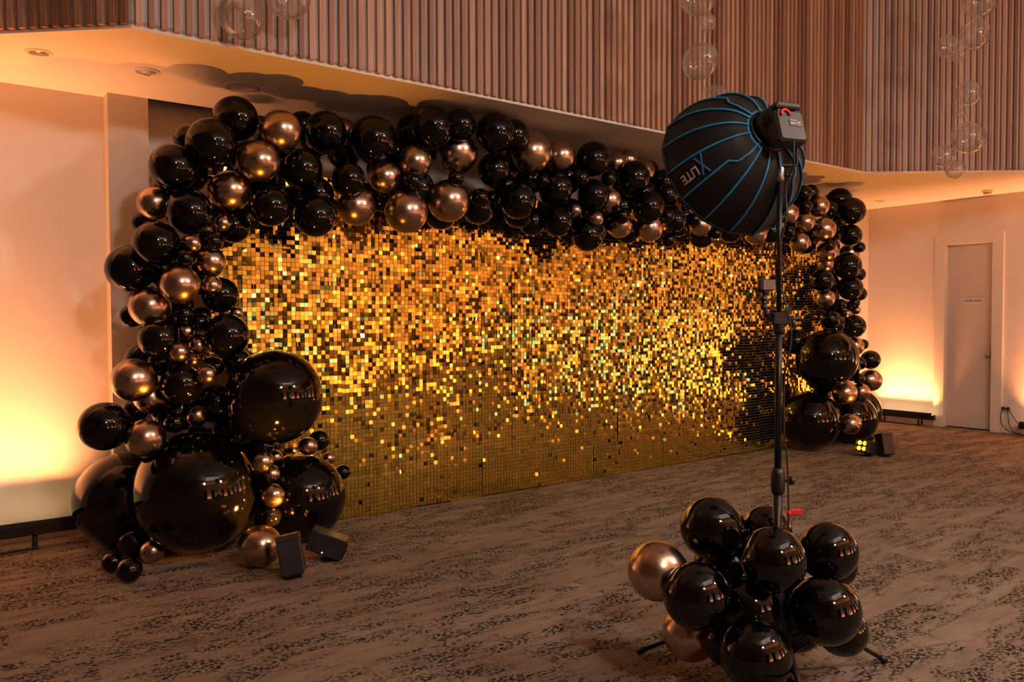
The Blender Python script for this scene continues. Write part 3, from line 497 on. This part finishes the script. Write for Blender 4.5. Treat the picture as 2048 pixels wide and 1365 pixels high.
MB().lathe([(.030, 0), (.034, .02), (.030, .09), (.02, .10)], 18, (0, 0, .30)).build('leg_hub', M['black'], st)
MB().lathe([(.028, 0), (.03, .01), (.03, .05), (.02, .06)], 18, (0, 0, .09)).build('brace_hub', M['black'], st)
tip = Vector((.786 - POLE.x, -3.546 - POLE.y, .012)); a0 = math.atan2(tip.y, tip.x); R_ = tip.length
for i in range(3):
    a = a0 + i * 2 * math.pi / 3; e = Vector((math.cos(a), math.sin(a), 0)); p0 = e * .03 + Vector((0, 0, .34)); p1 = e * R_ + Vector((0, 0, .012))
    leg = MB().rod(p0, p1, .0095, 12).build('leg', M['blackmetal'], st)
    MB().rod(p0 + (p1 - p0) * .95, p1 + (p1 - p0).normalized() * .004, .0125, 12).build('rubber_foot', M['black'], leg)
    MB().rod(e * .028 + Vector((0, 0, .115)), p0 + (p1 - p0) * .45, .006, 8).build('brace', M['blackmetal'], st)

SR, SU, SF = Vector((.80226, -.59697, -.00349)), Vector((.02017, .02127, .99957)), Vector((.59664, .80198, -.0291))   # across, up and along the way the softbox was turned
AX = (SR * -.34 + SU * -.33 + SF * .86).normalized(); E1 = (SR - AX * SR.dot(AX)).normalized(); E2 = (SU - AX * SU.dot(AX) - E1 * SU.dot(E1)).normalized()
APEX = Vector((0.1946, -3.3910, 2.1289))
S_ = 1.10
PROF = [(r * S_, z * S_) for r, z in ((.078, 0), (.105, .004), (.135, .014), (.168, .036), (.20, .068), (.226, .105), (.246, .146), (.260, .192), (.268, .245))]
sb = thing('softbox', 'deep round black softbox with blue piping on the light stand', 'softbox', tuple(APEX))
NG = 16; PH0 = math.radians(208.6) - math.pi / NG
def dome(ph, s, lift=0.0):
    s = min(max(s, 0), .9999) * (len(PROF) - 1); i = int(s); t = s - i
    (r0, z0), (r1, z1) = PROF[i], PROF[i + 1]; r, z = r0 + (r1 - r0) * t, z0 + (z1 - z0) * t
    # gores pull flat between the ribs
    u = ((ph - PH0) / (2 * math.pi / NG)) % 1.0; half = math.pi / NG; flat = math.cos(half) / math.cos((u - .5) * 2 * half); r *= .985 * flat + .015
    nr, nz_ = z1 - z0, -(r1 - r0); l = math.hypot(nr, nz_); nr, nz_ = nr / l, nz_ / l
    if nz_ > 0: nr, nz_ = -nr, -nz_
    r += nr * lift; z += nz_ * lift
    return E1 * (r * math.cos(ph)) + E2 * (r * math.sin(ph)) + AX * z
for g_ in range(NG):
    a = PH0 + g_ * 2 * math.pi / NG; b = a + 2 * math.pi / NG; vs = []; fs = []; NU, NV = 5, 13
    for lift in (0, -.003):
        for iv in range(NV):
            for iu in range(NU):
                sag = -.004 * math.sin(math.pi * iu / (NU - 1)) * math.sin(math.pi * iv / (NV - 1))
                vs.append(dome(a + (b - a) * iu / (NU - 1) * .9999, iv / (NV - 1), lift + sag))
    n_ = NU * NV
    for iv in range(NV - 1):
        for iu in range(NU - 1):
            q = iv * NU + iu; fs += [(q, q + 1, q + 1 + NU, q + NU), (n_ + q, n_ + q + NU, n_ + q + 1 + NU, n_ + q + 1)]
    MB().add(vs, fs, True).build('fabric_panel', M['fabric'], sb)
    kink = .022 if g_ % 4 == 1 else 0.0      # zipped gores step sideways near the ring
    pts = []
    for i in range(22):
        s = i / 21; off = kink * (1 if s < .42 else 0) / max(.12, PROF[int(s * (len(PROF) - 1.001))][0])
        pts.append(dome(a + off, s, .003))
    MB().tube(pts, .0042, 6).build('piping', M['blue'], sb)
rim = [dome(PH0 + i * 2 * math.pi / 64, 1, .002) for i in range(65)]; MB().tube(rim, .005, 6).build('rim_binding', M['fabric'], sb)
MB().lathe([(PROF[-1][0] * .97, PROF[-1][1] - .02), (PROF[-1][0] * .97, PROF[-1][1] - .016)], 48, (0, 0, 0), (E1, AX.cross(E1), AX)).build('diffuser_cloth', M['diff'], sb)
MB().lathe([(.080, -.012), (.088, -.008), (.088, .012), (.078, .016)], 32, (0, 0, 0), (E1, AX.cross(E1), AX), caps=False).build('speed_ring', M['blackmetal'], sb)
MB().tube([E1 * (.090 * math.cos(a)) + E2 * (.090 * math.sin(a)) + AX * .004 for a in np.linspace(1.5, 4.2, 24)], .006, 6).build('ring_binding', M['blue'], sb)
# lettering printed along one gore, reading outwards from the ring
def print_on(body, size, s0, s1, vmid, m, name, bold=0.0):
    vs, fs = text_mesh(body, 1.0, bold); x0, x1 = vs[:, 0].min(), vs[:, 0].max(); y0, y1 = vs[:, 1].min(), vs[:, 1].max()
    pm_ = math.radians(208.6); out = []
    for v in vs:
        u = (v[0] - x0) / (x1 - x0); s = s0 + (s1 - s0) * u; rr = PROF[min(int(s * (len(PROF) - 1)), len(PROF) - 2)][0]
        hgt = ((v[1] - y0) / (y1 - y0) - .5) * size; out.append(dome(pm_ + (vmid + hgt) / rr * DIRV, s, .004))
    return MB().add(out, fs).build(name, m, sb)
DIRV = 1
print_on('X', .072, .60, .70, -.004, M['logoblue'], 'lettering', .012)
print_on('LITE', .036, .71, .90, .004, M['logowhite'], 'lettering', .018)

lp = thing('studio_lamp', 'black studio lamp head mounted behind the softbox', 'lamp', tuple(APEX))
LA = (E1, AX.cross(E1), AX); UPv = Vector((0, 0, 1)); 
side = AX.cross(UPv).normalized(); upv = side.cross(AX).normalized(); LX = (side, upv, AX)
MB().lathe([(.05, -.105), (.058, -.095), (.06, -.05), (.072, -.042), (.072, -.012)], 28, (0, 0, 0), LA).build('body', M['black'], lp)
for i in range(4): MB().lathe([(.064, 0), (.064, .006)], 28, AX * (-.092 + i * .014), LA).build('cooling_fin', M['blackmetal'], lp)
UPL = (upv * .75 + UPv * .25).normalized(); LX = frame_from(AX - UPL * AX.dot(UPL), side); HC = AX * -.095 - UPv * .045 + side * .004
LX = (LX[0], LX[1], LX[2]); upv = LX[1] if LX[1].z > 0 else -LX[1]; BK = LX[2]
hd = MB().bevbox(HC, (.125, .125, .07), .008, LX).build('control_box', M['black'], lp)
MB().bevbox(HC - BK * .036 + upv * .010 + LX[0] * .018, (.058, .026, .002), .0006, LX).build('label_plate', M['satin'], hd)
lb = MB()
for i, (a, b) in enumerate(((-.024, .008), (.012, .024), (-.024, .020), (-.024, -.004), (.004, .024))):
    z = .009 - i * .0048; lb.box(HC - BK * .0372 + upv * (.010 + z) + LX[0] * (.018 + (a + b) / 2), (b - a, .0028, .0006), LX)
lb.build('print_line', M['logowhite'], hd)
MB().bevbox(HC + upv * .078, (.115, .024, .085), .006, LX).build('top_handle', M['satin'], lp)
for s in (-1, 1): MB().box(HC + upv * .064 + LX[0] * (.04 * s), (.014, .02, .06), LX).build('handle_post', M['black'], lp)
MB().tube([HC - BK * .038 + upv * (.042 + .016 * math.sin(a)) + LX[0] * (-.022 + .018 * math.cos(a)) for a in np.linspace(-.3, 3.6, 16)], .005, 8).build('release_lever', M['red'], lp)
yc = Vector((POLE.x, POLE.y, 0)) - APEX; ctr = Vector((POLE.x, POLE.y, 2.135)) - APEX
RH = Vector((SR.x, SR.y, 0)).normalized(); b0 = Vector((POLE.x, POLE.y, 2.0)) - APEX
yk = MB()
for s in (-1, 1): yk.box(b0 + RH * (.062 * s) + UPv * .065, (.006, .024, .13), (RH, UPv.cross(RH), UPv)); yk.rod(b0 + RH * (.050 * s) + UPv * .12, b0 + RH * (.078 * s) + UPv * .12, .014)
yk.box(b0, (.13, .024, .006), (RH, UPv.cross(RH), UPv)); yk.build('yoke', M['blackmetal'], lp)
MB().lathe([(.013, -.06), (.016, -.05), (.016, -.01), (.011, 0)], 16, b0).build('spigot', M['steel'], lp)
MB().rod(b0 + RH * .012 - UPv * .035, b0 + RH * .045 - UPv * .035, .008).build('clamp_knob', M['black'], lp)

# small camera on a jointed arm clamped to the stand
zc = 1.425; cl_ = Vector((POLE.x, POLE.y, zc))
pc = thing('action_camera', 'small boxy camera on a jointed arm clamped to the light stand', 'camera', tuple(cl_))
cm_ax = (RH, UPv.cross(RH), UPv)
MB().bevbox((0, 0, 0), (.062, .05, .05), .006, cm_ax).build('clamp', M['black'], pc)
MB().rod(RH * .02, RH * .085, .0055).rod(RH * .07 - UPv * .012, RH * .07 + UPv * .012, .004).build('clamp_screw', M['black'], pc)
MB().box(RH * .036 + UPv * .03, (.012, .03, .03), cm_ax).build('clamp_jaw', M['black'], pc)
arm = [RH * -.030, RH * -.046 + UPv * .018, RH * -.056 + UPv * .044, RH * -.058 + UPv * .075, RH * -.052 + UPv * .10]
for a, b in zip(arm, arm[1:]): MB().rod(a, b, .009).build('arm_link', M['black'], pc)
for a in arm: MB().lathe([(.004, -.013), (.010, -.009), (.014, 0), (.010, .009), (.004, .013)], 14, a).build('arm_joint', M['black'], pc)
bd = MB().bevbox(RH * -.048 + UPv * .127, (.062, .03, .044), .005, cm_ax).build('body', M['black'], pc)
MB().bevbox(RH * -.042 + UPv * .127 + UPv.cross(RH) * -.0162, (.046, .003, .038), .001, cm_ax).build('screen', mat('dim_screen', (.24, .17, .14), .25), bd)
MB().rod(RH * -.085 + UPv * .108, RH * -.06 + UPv * .108, .004).build('mount_screw', M['black'], pc)

# lamp cable running down the stand, with its red tie
q = Vector((POLE.x, POLE.y, 0)); bk = RH * .016 - Vector((SF.x, SF.y, 0)).normalized() * .018
cab = thing('lamp_cable', 'black cable hanging down the light stand with a red tie', 'cable', tuple(q))
lampback = APEX - q + HC - BK * .03 - upv * .05
pts = [lampback, lampback + Vector((0, 0, -.10)), bk + UPv * 1.93, bk * 1.1 + UPv * 1.8, bk * -.6 + UPv * 1.62, bk * .9 + UPv * 1.50, bk * 1.6 + RH * .012 + UPv * 1.36, bk + UPv * 1.2, bk + UPv * 1.0, bk + RH * .012 + UPv * .9, bk + RH * .018 + UPv * .75, bk + RH * .02 + UPv * .6, bk + RH * .02 + UPv * .35]
MB().tube(curve_pts(pts, 90), .0035, 8).build('cord', M['cable'], cab)
tg = bk + RH * .02 + UPv * .69
MB().bevbox(tg + RH * .028 + UPv * .004, (.050, .010, .022), .003, (RH, UPv.cross(RH), UPv)).lathe([(.007, -.01), (.007, .01)], 10, tg).build('tie', M['red'], cab)

# ================================================================== battery uplights on the floor
def uplight(label, loc, d, roll_x, light=True, blue=False, size=(.125, .125, .19), power=1.0, spot=75, lift=0):
    t = thing('battery_uplight', label, 'uplight', (loc[0], loc[1], 0), 'battery uplights at the arch feet')
    X, Y, Z = frame_from(d, roll_x); ax = (X, Y, Z); w, h, l = size
    low = min((X * sx * w / 2 + Y * sy * h / 2 + Z * sz * l / 2).z for sx in (-1, 1) for sy in (-1, 1) for sz in (-1, 1)); c = Vector((0, 0, -low + .004 + lift))
    MB().bevbox(c, (w, h, l), .006, ax).build('case', M['satin'], t)
    MB().bevbox(c + Z * (l / 2 + .001), (w * .9, h * .9, .006), .002, ax).build('front_plate', M['black'], t)
    for i in (-1, 1):
        for j in (-1, 1):
            MB().lathe([(.021, 0), (.021, .005), (.014, .010)], 18, c + Z * (l / 2 + .003) + X * (i * .028) + Y * (j * .028), ax).build('led_lens', M['led_amber'], t)
    for i, j in ((-1, 0), (1, 0), (0, -1), (0, 1)):
        MB().box(c + Z * (l / 2 + .012) + X * (i * w * .475) + Y * (j * h * .475), (.006 if i else w, .006 if j else h, .028), ax).build('hood', M['satin'], t)
    MB().bevbox(c - Z * (l / 2 + .004), (w * .8, h * .8, .010), .003, ax).build('rear_plate', M['black'], t)
    low2 = c - Y * 0
    MB().box(Vector((0, 0, .004)) - Z.cross(UPv) * 0, (.09, .09, .008)).box(Vector((0, 0, .03)), (.02, .05, .05)).build('kick_stand', M['black'], t)
    if blue:
        tc = Vector((-2.4, -5.2, 1.4)) - Vector((loc[0], loc[1], 0)); fx, fh = max(((s * a_, s2) for a_, s2 in ((X, w), (Y, h), (Z, l)) for s in (-1, 1) if abs(a_.z) < .75 and not (a_ is Z and s > 0)), key=lambda q: q[0].dot(tc))
        lft = fx.cross(UPv).normalized() * (-1 if fx.cross(UPv).dot(SR) > 0 else 1); dn = fx.cross(lft).normalized(); dn = dn if dn.z < 0 else -dn
        MB().lathe([(.0045, 0), (.0045, .003)], 10, c + fx * (fh / 2) + lft * .035 + dn * .035, frame_from(fx)).build('status_led', M['led_blue'], t)
    if light:
        ld = bpy.data.lights.new('amber_beam', 'SPOT'); ld.energy = UP_W * power; ld.color = AMBER; ld.spot_size = math.radians(spot); ld.spot_blend = .7; ld.shadow_soft_size = .03
        lo = link(bpy.data.objects.new('amber_beam', ld), t); lo.location = c + Z * (l / 2 + .03); lo.rotation_mode = 'QUATERNION'; lo.rotation_quaternion = (-Z).to_track_quat('Z', 'Y')
    return t
uplight('upright tilted black uplight with its back turned, before the chrome floor balloon', (-.76, -1.0), (-.10, .22, .97), (.9, -.45, 0), power=1.0)
uplight('low black uplight lying at the foot of the sequin wall by the giants', (-.46, -.83), (-.78, .50, .36), (0, 0, 1), blue=True, power=1.0)
uplight('black uplight with four glowing amber lenses near the staff door column', (5.40, -.88), (-.96, .06, .26), (0, 0, 1), power=.3, spot=50)
uplight('upright tilted black uplight beside the one with glowing amber lenses', (5.52, -1.0), (.12, .24, .95), (.9, -.45, 0), power=1.0)

# ================================================================== power outlet and leads
ot = thing('power_outlet', 'double power outlet with black plugs beside the staff door frame', 'power outlet', (XR, -1.045, .305))
MB().bevbox((-.005, 0, 0), (.01, .115, .075), .002).build('plate', M['white'], ot)
for y in (.028, -.026): MB().bevbox((-.028, y, -.004), (.038, .036, .034), .006).build('plug', M['black'], ot)
for i, (y, pts) in enumerate(((.028, [(8.25, -1.01, .285), (8.235, -1.0, .20), (8.22, -1.03, .09), (8.19, -1.12, .03), (8.16, -1.26, .02)]), (-.026, [(8.25, -1.07, .285), (8.24, -1.08, .2), (8.22, -1.11, .09), (8.18, -1.2, .016), (8.1, -1.4, .006), (7.95, -1.75, .006)]),
                              (-.03, [(8.25, -1.075, .295), (8.24, -1.11, .25), (8.22, -1.17, .17), (8.17, -1.235, .12)]))):
    o = MB().tube(curve_pts(pts, 30), .005, 8).build('power_lead', M['cable'])
    tag(o, ('black lead hanging from the plug nearest the door frame', 'black lead looping from the outer plug onto the carpet', 'short black lead from the outlet up to the light bar')[i], 'cable', 'leads at the outlet')

# ================================================================== stage lamps on the rear of the room
for i, (x, y, z) in enumerate(((-1.2, -7.2, 4.0), (3.0, -6.6, 4.0))):
    tgt = Vector((2.2, -.6, 1.2)); d = (tgt - Vector((x, y, z))).normalized(); X, Y, Z = frame_from(d)
    t = thing('spot_lamp', ('ceiling spot lamp behind the camera', 'ceiling spot lamp behind the light stand')[i], 'lamp', (x, y, z), 'rear spot lamps')
    MB().lathe([(.08, -.36), (.20, -.28), (.24, 0), (.25, .02), (.235, .02), (.23, -.02)], 28, (0, 0, 0), (X, Y, Z)).build('housing', M['black'], t)
    MB().lathe([(.23, -.004), (.06, .0)], 28, (0, 0, 0), (X, Y, Z)).build('lens', M['lampglow'], t)
    MB().rod((0, 0, .1), (0, 0, ZU - z), .012).build('drop_tube', M['black'], t)
    ld = bpy.data.lights.new('spot', 'AREA'); ld.shape = 'DISK'; ld.size = .45; ld.energy = SPOT_W; ld.color = COOL
    lo = link(bpy.data.objects.new('spot_light', ld), t); lo.location = Z * .03; lo.rotation_mode = 'QUATERNION'; lo.rotation_quaternion = (-Z).to_track_quat('Z', 'Y')

# fill panel added on the upper ceiling behind the camera to soften shadows
t = thing('added_fill_panel', 'wide fill light panel added on the upper ceiling behind the camera', 'light', (.9, -6.3, ZU))
MB().box((0, 0, -.03), (3.2, 1.5, .06)).build('tray', M['black'], t)
MB().box((0, 0, -.063), (3.1, 1.4, .006)).build('diffuser', M['diff'], t)
ld = bpy.data.lights.new('panel', 'AREA'); ld.shape = 'RECTANGLE'; ld.size = 3.1; ld.size_y = 1.4; ld.energy = FILL_W; ld.color = COOL
lo = link(bpy.data.objects.new('fill_light', ld), t); lo.location = (0, 0, -.07)
